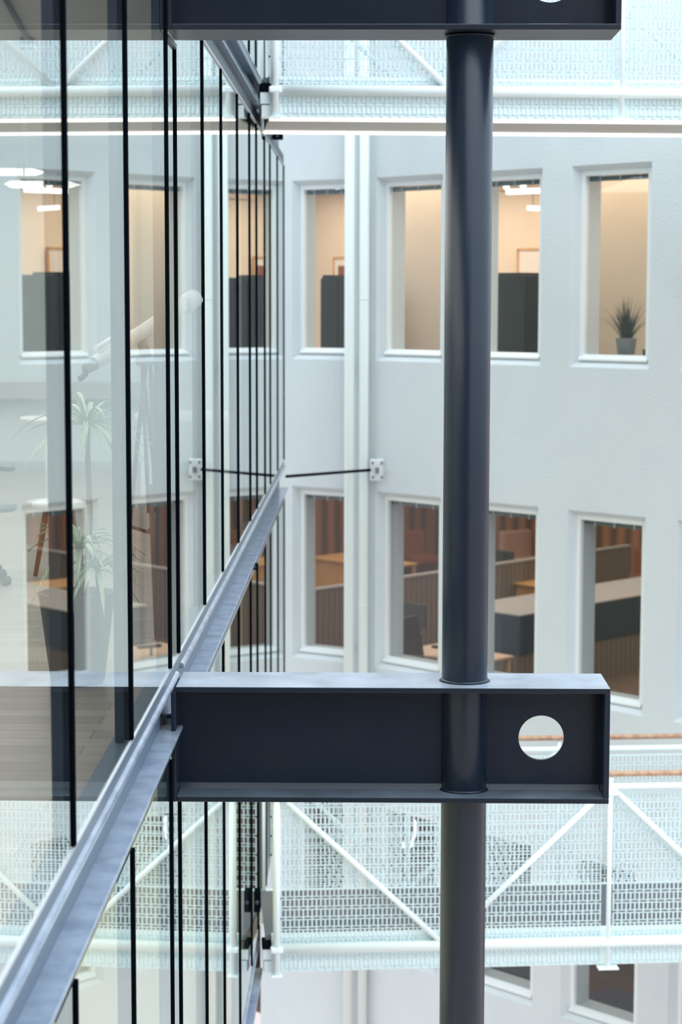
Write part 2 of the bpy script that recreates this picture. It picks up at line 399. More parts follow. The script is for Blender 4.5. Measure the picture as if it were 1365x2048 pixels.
for dz, lab in ((0, 'slim dark head rail closing the top of the middle glass storey'), (-ST, 'slim dark head rail under the lower ledge, beneath the steel beam')):
    h = thing('head_rail', (0, 4.6, Z_HEAD + dz), lab, 'head rail', 'head rails of the glass facade')
    MB().box(-.08, -.004, 4.6, 21.5, Z_HEAD + .004 + dz, 1.534 + dz if dz == 0 else -2.032).build('rail', MULL, h)
    MB().box(-.012, .008, 9.6, 21.5, Z_HEAD - .006 + dz, Z_HEAD + .006 + dz).build('glazing_bead', GASKET, h)
h = tag(MB().box(-.05, .012, 9.17, 9.55, 1.172, 1.198).build('slot_frame', MULL, bevel=.003), 'small dark frame bar closing the narrow glass slot under the upper beam', 'frame bar')
# brackets on the facade
def small_bracket(loc, sx_, sy_, sz_, lab):
    b = thing('facade_bracket', loc, lab, 'bracket', 'small dark brackets on the facade')
    MB().box(loc[0], loc[0] + sx_, loc[1] - sy_, loc[1] + sy_, loc[2], loc[2] + sz_).build('body', BLACK, b, bevel=.006)
    MB().tube((loc[0] + sx_ * .5, loc[1] - sy_ - .02, loc[2] + sz_ * .5), (loc[0] + sx_ * .5, loc[1] + sy_ + .02, loc[2] + sz_ * .5), .014).build('bolt', MULL, b)
small_bracket((.013, 15.5, -4.86), .05, .06, .17, 'black block bracket on the facade beside the lower footbridge post')
small_bracket((-.002, 19.0, 1.50), .10, .05, .06, 'dark bracket at the far end of the upper ledge below the lit soffit')
small_bracket((.014, 15.3, -1.86 - .22), .04, .04, .05, 'small dark bracket under the far ledge above the beam')

# ------------------------------------------------------------------ steel beams and column
def ibeam(ztop, label):
    x0, x1, yc, hw, t, H = .0, 2.055, 9.35, .19, .026, .55
    b = thing('steel_beam', (1.0, yc, ztop - H), label, 'steel beam', 'steel cantilever beams')
    cx, cz, R = 1.72 + .03, ztop - H / 2 - (.0 if ztop < 0 else .022), .108
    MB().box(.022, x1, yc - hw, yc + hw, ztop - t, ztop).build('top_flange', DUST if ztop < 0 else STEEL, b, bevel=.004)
    MB().box(.022, x1, yc - hw, yc + hw, ztop - H, ztop - H + t).build('bottom_flange', STEEL_PALEB, b, bevel=.004)
    # web with a round hole
    m = MB(); a0, a1, z0, z1 = .022, x1 - .026, ztop - H + t, ztop - t; N = 64
    for s_, y in ((-1, yc - .009), (1, yc + .009)):
        m.quad([(a0, y, z0), (cx - .17, y, z0), (cx - .17, y, z1), (a0, y, z1)])
        m.quad([(cx + .17, y, z0), (a1, y, z0), (a1, y, z1), (cx + .17, y, z1)])
        def sq(t_):
            c, s2 = math.cos(t_), math.sin(t_); k = 1 / max(abs(c) / .17, abs(s2) / ((z1 - cz) if s2 > 0 else (cz - z0)))
            return cx + c * k, cz + s2 * k
        for i in range(N):
            t0, t1 = 2 * math.pi * i / N, 2 * math.pi * (i + 1) / N
            (xa, za), (xb, zb) = sq(t0), sq(t1)
            m.quad([(cx + R * math.cos(t0), y, cz + R * math.sin(t0)), (xa, y, za), (xb, y, zb), (cx + R * math.cos(t1), y, cz + R * math.sin(t1))])
        # corner fill
        for sx_, zz in ((1, z1), (-1, z1), (1, z0), (-1, z0)):
            best = [sq(2 * math.pi * i / N) for i in range(N)]
            side = [p for p in best if abs(p[0] - (cx + sx_ * .17)) < 1e-6 and (p[1] - cz) * (zz - cz) > 0]
            topb = [p for p in best if abs(p[1] - zz) < 1e-6 and (p[0] - cx) * sx_ > 0]
            if side and topb:
                s1 = max(side, key=lambda p: abs(p[1] - cz)); s2_ = max(topb, key=lambda p: abs(p[0] - cx))
                m.quad([(s1[0], y, s1[1]), (cx + sx_ * .17, y, zz), (s2_[0], y, s2_[1])])
    for i in range(N):
        t0, t1 = 2 * math.pi * i / N, 2 * math.pi * (i + 1) / N
        m.quad([(cx + R * math.cos(t0), yc - .009, cz + R * math.sin(t0)), (cx + R * math.cos(t1), yc - .009, cz + R * math.sin(t1)),
                (cx + R * math.cos(t1), yc + .009, cz + R * math.sin(t1)), (cx + R * math.cos(t0), yc + .009, cz + R * math.sin(t0))], True)
    m.build('web', STEEL, b, fix=False)
    MB().box(x1 - .026, x1, yc - hw, yc + hw, ztop - H + t, ztop - t).build('end_plate', STEEL, b, bevel=.003)
    MB().box(.0, .022, yc - hw, yc + hw, ztop - H, ztop - .03).build('fixing_plate', STEEL, b, bevel=.003)
    # fillets where web meets flanges
    for zz, s_, nm in ((ztop - t, -1, 'weld'), (ztop - H + t, 1, 'weld')):
        MB().extr([(0, 0)], 0, 0) if False else None
        f = MB(); P = [(yc - .009, zz), (yc - .03, zz), (yc - .009, zz + s_ * .024)]
        f.quad([(.024, P[1][0], P[1][1]), (x1 - .028, P[1][0], P[1][1]), (x1 - .028, P[2][0], P[2][1]), (.024, P[2][0], P[2][1])], True)
        f.build(nm, STEEL, b, fix=False)
    return b
ibeam(-1.800, 'dark blue-grey steel beam with a round hole, crossing the lower middle')
ibeam(1.763, 'dark steel beam cropped by the top edge of the photo')
colm = thing('steel_column', (1.383, 9.35, -6.0), 'tall round dark blue-grey steel column passing through both beams', 'steel column')
MB().tube((1.383, 9.35, -6.0), (1.383, 9.35, 4.0), .1085, seg=96).build('shaft', STEEL, colm)
for z in (-1.800, -2.324, 1.213 - .012):
    MB().lathe((1.383, 9.35, z), [(.1085, 0), (.122, 0), (.1085, .012)], 64).build('weld_bead', STEEL, colm)

# ------------------------------------------------------------------ drainpipes, tie rod
for (x, y, r, lab, nm) in ((.697, 22.08, .056, 'pale drainpipe on the far wall, left one of the pair', 0), (.858, 22.03, .054, 'pale drainpipe on the far wall, right one of the pair with a joint collar', 1)):
    p = thing('drainpipe', (x, y, -9.4), lab, 'drainpipe', 'pale drainpipes on the far wall')
    MB().tube((x, y, -9.4), (x, y, 6.4), r, seg=32).build('pipe', PIPE, p)
    for z in ((.0, -3.4, -6.9) if nm else (2.6, -5.6)):
        MB().lathe((x, y, z), [(r + .001, 0), (r + .004, .004), (r + .004, .016), (r + .001, .02)], 32).build('collar', PIPE, p)
    for z in (-.75, -3.9, -7.6):
        MB().box(x - .012, x + .012, y + r - .01, y + r + .08, z, z + .03).build('wall_clip', GASKET, p)
tr = thing('tie_rod', (.02, 21.45, -1.95), 'thin dark tie rod from the facade end to a bracket plate beside the drainpipe', 'tie rod')
a_, b_ = unp(572, 953, 21.5), unp(742, 940, 21.9)
MB().tube(a_, b_, .016).build('rod', BLACK, tr)
q = unp(755, 940, 21.93)
MB().box(q.x - .08, q.x + .08, q.y, q.y + .03, q.z - .12, q.z + .12).build('wall_plate', FRAME, tr, bevel=.01)
for dx, dz in ((-.05, -.08), (.05, -.08), (-.05, .08), (.05, .08)):
    MB().tube((q.x + dx, q.y, q.z + dz), (q.x + dx, q.y - .025, q.z + dz), .014).build('bolt', GREYP, tr)
MB().box(q.x - .02, q.x + .02, q.y - .09, q.y, q.z - .03, q.z + .03).build('clevis', GREYP, tr)

# ------------------------------------------------------------------ footbridges
BS = .09
def bridge_thing(zb, label, lit):
    org = Vector((.13, 15.89, zb)); d = Vector((1, BS, 0)).normalized(); nv = Vector((-BS, 1, 0)).normalized()
    root = thing('footbridge', org, label, 'footbridge', 'white footbridges across the atrium')
    def T(p): return org + d * p.x + nv * p.y + Vector((0, 0, p.z))
    def V(x, y, z): return T(Vector((x, y, z)))
    LN, WD = 5.6, 1.25
    MB().box(-.05, LN, 0, WD, .27, .31, T).build('deck', DECK, root)
    MB().box(0, LN, .012, WD - .012, .0, .02, T).build('soffit', SOFFIT, root)
    for v in (0, WD):
        s_ = -1 if v == 0 else 1
        MB().box(0, LN, min(v + s_ * .014, v - s_ * .01), max(v + s_ * .014, v - s_ * .01), .0, .255, T).build('fascia', FASC, root)
        MB().box(0, LN, min(v - s_ * .03, v + s_ * .012), max(v - s_ * .03, v + s_ * .012), .256, .318, T).build('toe_board', MINT, root)
        if lit:
            MB().box(0, LN, min(v - s_ * .035, v + s_ * .02), max(v - s_ * .035, v + s_ * .02), -.022, -.002, T).build('light_strip', LED, root)
        MB().tube(V(.05, v + s_ * .06, .21), V(LN, v + s_ * .06, .21), .042).build('bottom_tube', MINT, root)
        MB().tube(V(.05, v + s_ * .06, 1.525), V(LN, v + s_ * .06, 1.525), .026).build('top_tube', MINT, root)
        MB().tube(V(.03, v + s_ * .06, 1.63), V(LN, v + s_ * .06, 1.63), .024).build('handrail', WOOD, root)
        posts = (.04, 2.79, 5.54) if v == 0 else (-.02, 1.27, 2.62, 3.97, 5.3)
        for i, x in enumerate(posts):
            r = (.030 if i == 0 else .020) if v == 0 else .022
            p = MB().tube(V(x, v + s_ * .075, .0), V(x, v + s_ * .075, 1.60), r).build('post', MINT, root)
            fw_, cw_ = (.045, .05) if (v == 0 and i == 0) else (.085, .065)
            MB().box(x - fw_, x + fw_, v + s_ * .075 - .05, v + s_ * .075 + .05, -.012, .0, T).build('foot_plate', MINT, p)
            MB().box(x - cw_, x + cw_, v + s_ * .075 - .035, v + s_ * .075 + .035, .185, .235, T).build('clamp', MINT, p, bevel=.012)
            MB().box(x - .07, x + .07, v + s_ * .075 - .03, v + s_ * .075 + .03, 1.46, 1.475, T).build('clamp', MINT, p)
        if v == 0: dg = [(.06, 1.50, 1.40, .24), (1.44, .24, 2.76, 1.50), (2.82, 1.50, 4.15, .24), (4.19, .24, 5.50, 1.50)]
        else: dg = [(.02, 1.50, 1.25, .30), (1.29, .30, 2.60, 1.50), (2.64, 1.50, 3.95, .30), (3.99, .30, 5.28, 1.50)]
        for x0, z0, x1, z1 in dg:
            MB().tube(V(x0, v + s_ * .06, z0), V(x1, v + s_ * .06, z1), .0235 if v == 0 else .021).build('brace', MINT, root)
        # woven mesh infill, one panel between two posts
        px_, pz, gap = .0363, .0857, .0235
        ends = [(.08, 2.74), (2.84, 5.5)] if v == 0 else [(.05, 2.60), (2.64, 5.3)]
        for e0, e1 in ends:
            m = MB(); yv = v + s_ * .022; hw, th = .0052, .004
            nx = int((e1 - e0) / px_); z = .01; row = 0
            while z + pz < 1.49:
                m.box(e0, e1, yv - th, yv + th, z, z + .0055, T); m.box(e0, e1, yv - th, yv + th, z + gap, z + gap + .0055, T)
                for i in range(nx + 1):
                    x = e0 + i * px_; za = z if (i + row) % 2 == 0 else z + gap
                    m.box(x - hw, x + hw, yv - th, yv + th, za, z + pz, T)
                z += pz; row += 1
            m.box(e0, e1, yv - th, yv + th, z, z + .012, T)
            m.build('mesh_panel', MESHM, root, fix=False)
    # end bearing beam by the facade
    MB().box(-.075, .03, -.02, .12, .105, .195, T).build('bearing', MINT, root, bevel=.004)
    MB().box(-.065, .03, -.02, .12, .0, .095, T).build('bearing', MINT, root, bevel=.004)
    MB().box(-.078, .10 if lit else .0, -.03, .10, .20, .262, T).build('bearing_pad', BLACK, root, bevel=.004)
    return root
bridge_thing(-5.50, 'white mesh-sided footbridge with wooden handrails below the steel beam', False)
bridge_thing(1.425, 'pale mesh-sided footbridge with light strips under it, behind the upper beam', True)

# ------------------------------------------------------------------ things in the upper rooms
def fbox(name, F, u0, u1, n0, n1, z0, z1, m, label, cat, group=None, bevel=.004):
    return tag(MB().box(u0, u1, n0, n1, z0, z1, F.T).build(name, m, bevel=bevel), label, cat, group)
def u_at(px, py, n, F=FB):           # facet coordinate seen at a pixel, on a plane n behind the wall
    d = cr * (px - CX) + cd * (py - CY) + cf * FPX
    o = F.o + F.n * n; det = d.x * (-F.u.y) - d.y * (-F.u.x); r = o - Vector((EYE.x, EYE.y))
    s = (r.x * (-F.u.y) - r.y * (-F.u.x)) / det; p = EYE + d * s
    return (Vector((p.x, p.y)) - F.o).dot(F.u), p.z
def cabinet(F, x0, x1, ytop, n, dep, label, z0=-1.75, split=None):
    u0, zt = u_at(x0, ytop, n, F); u1, _ = u_at(x1, ytop, n, F)
    c = thing('cabinet', F.P((u0 + u1) / 2, n - dep / 2, z0), label, 'cabinet', 'charcoal cabinets in the upper rooms')
    MB().box(u0, u1, n - dep, n - .02, z0, zt, F.T).build('body', CHARC, c, bevel=.006)
    k = split or .5; um = u0 + (u1 - u0) * k
    MB().box(u0 + .01, um - .004, n - .02, n, z0 + .06, zt - .03, F.T).build('door', CHARC, c, bevel=.004)
    MB().box(um + .004, u1 - .01, n - .02, n, z0 + .06, zt - .03, F.T).build('door', CHARC, c, bevel=.004)
    MB().box(u0 + .02, um - .10, n - dep + .05, n - .03, zt, zt + .035, F.T).build('top_box', CHARC, c)
    return c
cabinet(FA, 640, 720, 556, -1.25, .5, 'charcoal cabinet behind the left window of the upper row', split=.45)
cabinet(FB, 985, 1110, 552, -1.30, .5, 'charcoal cabinet behind the window right of the column, upper row', split=.55)
def picture(F, x0, x1, y0, y1, n, label, art):
    u0, z1 = u_at(x0, y0, n, F); u1, z0 = u_at(x1, y1, n, F)
    p = thing('picture_frame', F.P((u0 + u1) / 2, n, z0), label, 'picture', 'framed pictures in the upper rooms'); t = .025
    fr = MB()
    for a, b, c, d in ((u0, u1, z0, z0 + t), (u0, u1, z1 - t, z1), (u0, u0 + t, z0, z1), (u1 - t, u1, z0, z1)): fr.box(a, b, n - .01, n + .02, c, d, F.T)
    fr.build('frame', OAK, p); MB().box(u0 + t, u1 - t, n - .01, n + .005, z0 + t, z1 - t, F.T).build('paper', PAPER, p)
    if art: MB().box(u0 + t + .07, u1 - t - .05, n + .005, n + .008, z0 + t + .02, z1 - t - .10, F.T).build('orange_patch', ORANGE, p)
    return p
NW = -4.15
picture(FB, 668, 712, 514, 562, NW, 'small picture with an orange patch above the left charcoal cabinet', True)
picture(FB, 1036, 1100, 497, 575, NW, 'pale picture in a wooden frame above the charcoal cabinet right of the column', False)
# plain beige piers standing close behind two of the windows
def pier(F, x0, x1, n, nm, z0=-1.75, z1=1.55, m=WARM):
    u0, _ = u_at(x0, 600, n, F); u1, _ = u_at(x1, 600, n, F)
    return tag(MB().box(u0, u1, n - .25, n, z0, z1, F.T).build(nm, m), kind='structure')
pier(FB, 770, 900, -1.6, 'wall_pier_left'); pier(FB, 1165, 1345, -1.6, 'wall_pier_right')
pier(FB, 690, 764, -2.9, 'trim_bulkhead_left', 1.31, 1.55, TAUPE); pier(FB, 990, 1120, -1.9, 'trim_bulkhead_right', 1.25, 1.55, TAUPE)
def spot(px, py, Y, label):
    p = unp(px, py, Y)
    s = thing('spotlight', p, label, 'spotlight', 'ceiling spotlights in the upper rooms')
    MB().tube(p, (p.x, p.y, 1.55), .008).build('stem', BLK, s)
    MB().tube(p + Vector((.03, .09, .03)), p, .032, .042).build('housing', BLK, s)
    MB().tube(p + Vector((0, -.004, 0)), p + Vector((0, -.010, 0)), .038).build('lens', LAMPW, s)
spot(1047, 370, 22.0, 'bright round spotlight at the top of the window right of the column')
spot(1014, 373, 22.6, 'dimmer round spotlight left of the bright one, right of the column')
spot(677, 381, 24.2, 'spotlight at the top of the left window, beside the drainpipe')
def linear(px0, px1, py, Y0, Y1, label, hz=1.55, grp='linear lamps in the upper rooms'):
    a = unp(px0, py, Y0); b = unp(px1, py, Y1); b.z = a.z
    s = thing('linear_lamp', (a + b) / 2, label, 'lamp', grp)
    MB().tube(a, b, .035, seg=4).build('diffuser', LAMPW, s)
    d = (b - a)
    for k in (.2, .8):
        c = a + d * k; MB().tube(c + Vector((0, 0, .03)), (c.x, c.y, hz), .006, seg=6).build('hanger', GREYP, s)
linear(1015, 1105, 384, 22.9, 22.5, 'bright linear lamp near the window top right of the column')
linear(1058, 1100, 416, 24.0, 24.3, 'short linear lamp lower down behind the window right of the column')
# potted plant on the inner sill of the rightmost upper window
def grass_pot(px, py, n, label):
    u, z = u_at(px, py, n); c = FB.P(u, n, z)
    t = thing('potted_plant', c, label, 'potted plant')
    MB().lathe(c, [(.085, 0), (.105, .15), (.108, .165), (.098, .165), (.095, .15)], 28).build('pot', GREYP, t)
    MB().lathe(c + Vector((0, 0, .14)), [(.077, 0), (.06, .02), (.02, .028)], 24).build('soil', SOIL, t)
    lf = MB(); rnd = random.Random(3)
    for i in range(150):
        a = rnd.uniform(0, 6.283); L_ = rnd.uniform(.22, .50); sp = rnd.uniform(.1, 1.0); b0 = c + Vector((math.cos(a) * .05 * sp, math.sin(a) * .05 * sp, .15))
        pts = []
        for k in range(6):
            s = k / 5; pts.append(b0 + Vector((math.cos(a) * L_ * sp * .75 * s, math.sin(a) * L_ * sp * .75 * s, L_ * (s * 1.0 - .45 * sp * s * s))))
        side = Vector((-math.sin(a), math.cos(a), 0))
        for k in range(5):
            w0, w1 = .007 * (1 - k / 5) + .0006, .007 * (1 - (k + 1) / 5) + .0006
            lf.quad([pts[k] - side * w0, pts[k] + side * w0, pts[k + 1] + side * w1, pts[k + 1] - side * w1], True)
    lf.build('foliage', LEAFD, t, fix=False)
    return t
grass_pot(1253, 709, -.30, 'spiky plant in a grey pot on the sill of the rightmost upper window')
q, z = u_at(1291, 711, -.30); c = FB.P(q, -.30, z)
cup = thing('cup', c, 'small dark cup beside the potted plant on the window sill', 'cup'); 
MB().lathe(c, [(.022, 0), (.026, .062), (.023, .062), (.020, .008)], 20).build('body', CHARC, cup)

# ------------------------------------------------------------------ things in the lower rooms
ZF = -5.25
def pbox(name, F, x0, x1, yt, n, dep, z0, m, label, cat, group=None):
    u0, zt = u_at(x0, yt, n, F); u1, _ = u_at(x1, yt, n, F)
    return u0, u1, zt
def at_z(px, py, Z):
    d = cr * (px - CX) + cd * (py - CY) + cf * FPX; p = EYE + d * (Z / d.z)
    q = Vector((p.x, p.y)) - FB.o; return p, q.dot(FB.u), q.dot(FB.n)
_, uc, nc = at_z(1040, 1230, -4.15)
k = thing('counter', FB.P(uc - .5, -7, ZF), 'long navy counter with grey top running deep into the room, lower row', 'counter')
PLINTH = stripes('brown_plinth', lin(120, 104, 96), lin(98, 84, 78), 4, .8, 1, 1)
MB().box(uc - 1.1, uc, -10.5, nc, -4.70, -4.17, FB.T).build('front', NAVY, k); MB().box(uc - 1.12, uc + .015, -10.52, nc + .015, -4.17, -4.15, FB.T).build('top', GREYTOP, k, bevel=.003)
MB().box(uc - 1.08, uc - .02, -10.45, nc - .02, ZF, -4.70, FB.T).build('plinth', PLINTH, k)
_, up, np_ = at_z(813, 1152, -4.15)
k = thing('low_partition', FB.P(up, -7, ZF), 'low brown partition with pale top edge behind the two left lower windows', 'partition')
MB().box(up - .07, up, -11.5, -3.2, ZF, -4.18, FB.T).build('panel', PLINTH, k); MB().box(up - .09, up + .02, -11.52, -3.18, -4.18, -4.15, FB.T).build('cap', GREYTOP, k, bevel=.003)
def desk(px, py, w_, dep, label, m=OAK, left=0.0, panel=True):
    p, u, n = at_z(px, py, -4.50); u0, u1 = u - left, u - left + w_; zt = -4.50
    d = thing('desk', FB.P((u0 + u1) / 2, n - dep / 2, ZF), label, 'desk', 'wooden desks in the lower room')
    MB().box(u0, u1, n - dep, n, zt - .03, zt, FB.T).build('desktop', m, d, bevel=.003)
    for a in (u0 + .03, u1 - .07):
        for b in (n - .07, n - dep + .03):
            MB().box(a, a + .04, b, b + .04, ZF, zt - .03, FB.T).build('leg', m, d)
    if panel: MB().box(u0 + .07, u1 - .07, n - .09, n - .07, zt - .60, zt - .03, FB.T).build('panel', m, d)
    return u0, u1, n
desk(985, 1160, 2.0, .8, 'oak desk behind the lower window right of the column', left=.4)
desk(640, 1117, 1.9, .8, 'oak desk behind the lower left window', left=.3)
desk(822, 1306, 1.3, .8, 'pale desk with a monitor behind the lower window left of the column', mat('pale_beech', lin(206, 176, 148), .5), left=.25, panel=False)
def monitor(px, py, dn_, w_, h_, label):
    p, u, n = at_z(px, py, -4.50); z = -4.50; m = thing('monitor', FB.P(u, n, z), label, 'monitor', 'black monitors in the lower room')
    MB().box(u - w_ / 2, u + w_ / 2, n - .03, n, z + .10, z + .10 + h_, FB.T).build('screen', BLK, m, bevel=.006)
    MB().box(u - .02, u + .02, n - .05, n - .03, z, z + .25, FB.T).build('stand', BLK, m); MB().box(u - .11, u + .11, n - .13, n + .03, z, z + .012, FB.T).build('base', BLK, m)
monitor(826, 1268, 0, .46, .32, 'black monitor on the pale desk left of the column')
monitor(1005, 1152, 0, .46, .32, 'black monitor on the oak desk right of the column')
# office chair
def office_chair(px, py, Y, rz, z0, label, seatm=BLK, s=1.0):
    p = unp(px, py, Y); p.z = z0; R = Matrix.Rotation(rz, 3, 'Z')
    def T(v): return p + R @ (Vector(v) * s)
    c = thing('office_chair', p, label, 'office chair', 'black office chairs')
    def TT(v): return T(v)
    MB().box(-.24, .24, -.23, .24, .44, .50, TT).build('seat', seatm, c, bevel=.03)
    bk = MB(); N = 10
    for i in range(N):
        for j in range(8):
            def g(a, b):
                x = (a / N - .5) * .46 * (1 - .18 * (b / 8) ** 2); return T((x, .24 + .06 * (b / 8) - .22 * (x * 2) ** 2 * .6, .56 + .46 * b / 8))
            def g2(a, b):
                v = g(a, b); return v + R @ Vector((0, .028, 0))
            bk.quad([g(i, j), g(i + 1, j), g(i + 1, j + 1), g(i, j + 1)], True); bk.quad([g2(i, j + 1), g2(i + 1, j + 1), g2(i + 1, j), g2(i, j)], True)
            if i == 0: bk.quad([g(0, j), g(0, j + 1), g2(0, j + 1), g2(0, j)])
            if i == N - 1: bk.quad([g(N, j), g2(N, j), g2(N, j + 1), g(N, j + 1)])
            if j == 7: bk.quad([g(i, 8), g(i + 1, 8), g2(i + 1, 8), g2(i, 8)])
            if j == 0: bk.quad([g(i, 0), g2(i, 0), g2(i + 1, 0), g(i + 1, 0)])
    bk.build('backrest', seatm, c, fix=False)
    MB().path([T((0, .16, .46)), T((0, .30, .48)), T((0, .30, .75))], .02 * s).build('back_bar', BLK, c)
    for sx_ in (-1, 1):
        MB().path([T((sx_ * .24, .05, .47)), T((sx_ * .30, .05, .50)), T((sx_ * .30, .05, .68))], .014 * s).build('arm_post', BLK, c)
        MB().box(sx_ * .30 - .03, sx_ * .30 + .03, -.10, .16, .68, .71, TT).build('armrest', BLK, c, bevel=.01)
    MB().tube(T((0, 0, .10)), T((0, 0, .44)), .025 * s).build('gas_post', BLK, c)
    for i in range(5):
        a = i * 1.2566; l = MB().tube(T((0, 0, .11)), T((math.cos(a) * .28, math.sin(a) * .28, .07)), .02 * s, .014 * s).build('base_arm', BLK, c)
        MB().tube(T((math.cos(a) * .28 - .02, math.sin(a) * .28, .03)), T((math.cos(a) * .28 + .02, math.sin(a) * .28, .03)), .03 * s).build('castor', BLK, l)
office_chair(862, 1380, 24.6, 1.0, ZF, 'black office chair at the pale desk, behind the lower window left of the column', s=1.25)
def pouf(px, py, r, h, m, label):
    p, _, _ = at_z(px, py, ZF + h); p.z = ZF
    t = thing('pouf', p, label, 'pouf', 'pale poufs in the lower room')
    MB().lathe(p, [(r * .92, 0), (r, .04), (r, h - .05), (r * .94, h)], 36).build('body', m, t)
    MB().lathe(p + Vector((0, 0, h)), [(r * .93, 0), (r * .9, .03), (r * .6, .045)], 36).build('cushion', REVEAL, t)
pouf(1206, 1098, .30, .45, GREYTOP, 'far pale round pouf at the top of the rightmost lower window')
pouf(1203, 1148, .28, .42, TEAK, 'nearer brown round pouf behind the counter in the rightmost lower window')
def lounge(px, py, label, s=1.0, m=ORANGE, rz=.6):
    p, _, _ = at_z(px, py, ZF + .45); p.z = ZF; R = Matrix.Rotation(rz, 3, 'Z')
    t = thing('lounge_chair', p, label, 'lounge chair', 'orange lounge chairs in the lower room')
    T = lambda v: p + R @ (Vector(v) * s)
    MB().box(-.33, .33, -.32, .30, .26, .42, T).build('seat', m, t, bevel=.04)
    MB().box(-.33, .33, .22, .36, .36, .86, T).build('backrest', m, t, bevel=.05)
    for a in (-.28, .28):
        for b in (-.26, .26): MB().tube(T((a, b, 0)), T((a * .9, b * .9, .28)), .014, .02).build('leg', TEAK, t)
lounge(1262, 1146, 'orange lounge chair behind the counter in the rightmost lower window', rz=-1.2)
lounge(838, 1106, 'orange lounge chair at the back, left of the column, lower row')
lounge(1052, 1116, 'orange lounge chair behind the oak desk, right of the column', 1.1, mat('pink_upholstery', lin(176, 136, 118), .8))
# bottom room: ring lamp and dark bench
p = unp(815, 1655, 22.9); r = thing('ring_lamp', p, 'white ring lamp seen through the footbridge mesh', 'lamp')
m = MB(); N = 40
for i in range(N):
    a0, a1 = 6.2832 * i / N, 6.2832 * (i + 1) / N
    m.tube(p + Vector((math.cos(a0) * .09, 0, math.sin(a0) * .25)), p + Vector((math.cos(a1) * .09, 0, math.sin(a1) * .25)), .016, seg=8, cap=False)
m.build('ring', LAMPW, r); MB().tube(p + Vector((0, 0, .25)), (p.x, p.y, -5.46), .005, seg=6).build('cable', GREYP, r)
for (x0, x1, yt, lab) in ((1150, 1330, 2000, 'low navy bench behind the bottom window nearest the right edge'), (960, 1090, 1925, 'low navy bench behind the bottom window right of the column')):
    a, zt = u_at(x0, yt, -1.0); b, _ = u_at(x1, yt, -1.0)
    t = thing('bench', FB.P((a + b) / 2, -1.2, -8.75), lab, 'bench', 'navy benches in the bottom room')
    MB().box(a, b, -1.6, -1.0, zt - .1, zt, FB.T).build('seat', NAVY, t, bevel=.01)
    MB().box(a + .03, b - .03, -1.55, -1.05, -8.75, zt - .1, FB.T).build('base', NAVY, t)

# ------------------------------------------------------------------ the office behind the glass facade
OF = -1.75
XW, YE = -5.5, 20.3
def st(name, m, *b): return tag(MB().box(*b).build(name, m), kind='structure')
st('floor', FLOORM, XW, -.082, -1.0, YE, OF - .06, OF)
st('ceiling', CEILM, XW, -.082, -1.0, YE, 1.54, 1.60)
st('wall_office_end', OFFW, XW, -.085, YE, YE + .12, OF, 1.54)
st('wall_office_left', OFFW, XW - .12, XW, -1.0, YE + .12, OF, 1.54)
st('trim_floor_slab', MULL, XW, -.09, -1.0, YE, -2.03, OF - .062)
st('baseboard_end', GASKET, XW, -.09, YE - .02, YE, OF, OF + .10)
st('trim_upper_slab', MULL, XW, -.09, -1.0, YE, 1.602, 1.80)
st('floor', FLOORM, XW, -.09, -1.0, YE, 1.802, 1.84)
st('ceiling', CEILM, XW, -.09, -1.0, YE, 5.05, 5.1)
st('ceiling', CEILM, XW, -.09, -1.0, YE, -2.06, -2.032)
st('floor', CREAM, XW, -.09, -1.0, YE, -5.40, -5.30)
st('wall_lower_office', CREAM, -3.2, -3.0, -1.0, YE, -5.3, -2.06)
st('wall_lower_office_end', CREAM, -3.0, -.085, YE, YE + .12, -5.3, -2.06)
area('office_light', (-2.6, 10.5, 1.50), (0, 0, 0), 4.5, 17, 620, (1, .97, .93))
area('lower_office_light', (-1.5, 10.5, -2.10), (0, 0, 0), 2.4, 17, 200, (1, .97, .86))
# grey sill rail and glazed band across the far end
t = thing('window_sill', (-2.7, YE - .1, .0), 'grey horizontal sill shelf across the far end of the office', 'shelf')
a = unp(60, 765, YE - .2).z; b = unp(60, 798, YE - .2).z
MB().box(XW + .02, -.62 - .75, YE - .22, YE - .002, b, a).build('shelf', GREYTOP, t, bevel=.005)
for x in (-5.0, -4.0, -3.0, -2.0): MB().box(x, x + .04, YE - .16, YE - .002, b - .16, b).build('bracket', GREYP, t)
# pendant tube lamps
def pendant(px0, px1, py, Y, th, label):
    a = unp(px0, py, Y); b = unp(px1, py, Y); b.z = a.z
    s = thing('pendant_lamp', (a + b) / 2, label, 'lamp', 'white pendant lamps in the office')
    T = lambda v: v
    P = [a, a + (b - a) * .08, a + (b - a) * .85, b]; h = [.0, th, th, .0]
    m = MB()
    for i in range(3):
        for sg in (1,):
            A0, A1 = P[i], P[i + 1]; 
            q_ = lambda c, hh, y: (c.x, c.y + y, c.z + hh)
            m.quad([q_(A0, -h[i], 0), q_(A1, -h[i + 1], 0), q_(A1, h[i + 1], 0), q_(A0, h[i], 0)])
            m.quad([q_(A0, h[i], .12), q_(A1, h[i + 1], .12), q_(A1, -h[i + 1], .12), q_(A0, -h[i], .12)])
            m.quad([q_(A0, -h[i], .12), q_(A1, -h[i + 1], .12), q_(A1, -h[i + 1], 0), q_(A0, -h[i], 0)])
            m.quad([q_(A0, h[i], 0), q_(A1, h[i + 1], 0), q_(A1, h[i + 1], .12), q_(A0, h[i], .12)])
    m.build('diffuser', LAMPW, s, fix=False)
    for kx in (.25, .75):
        c = a + (b - a) * kx + Vector((0, .06, 0)); MB().tube(c, (c.x, c.y, 1.54), .005, seg=6).build('cable', GREYP, s)
pendant(-70, 90, 343, 16.0, .026, 'white pendant lamp cut by the left edge, upper of the two')
pendant(8, 158, 368, 15.2, .025, 'white pendant lamp behind the nearest mullion, lower of the two')
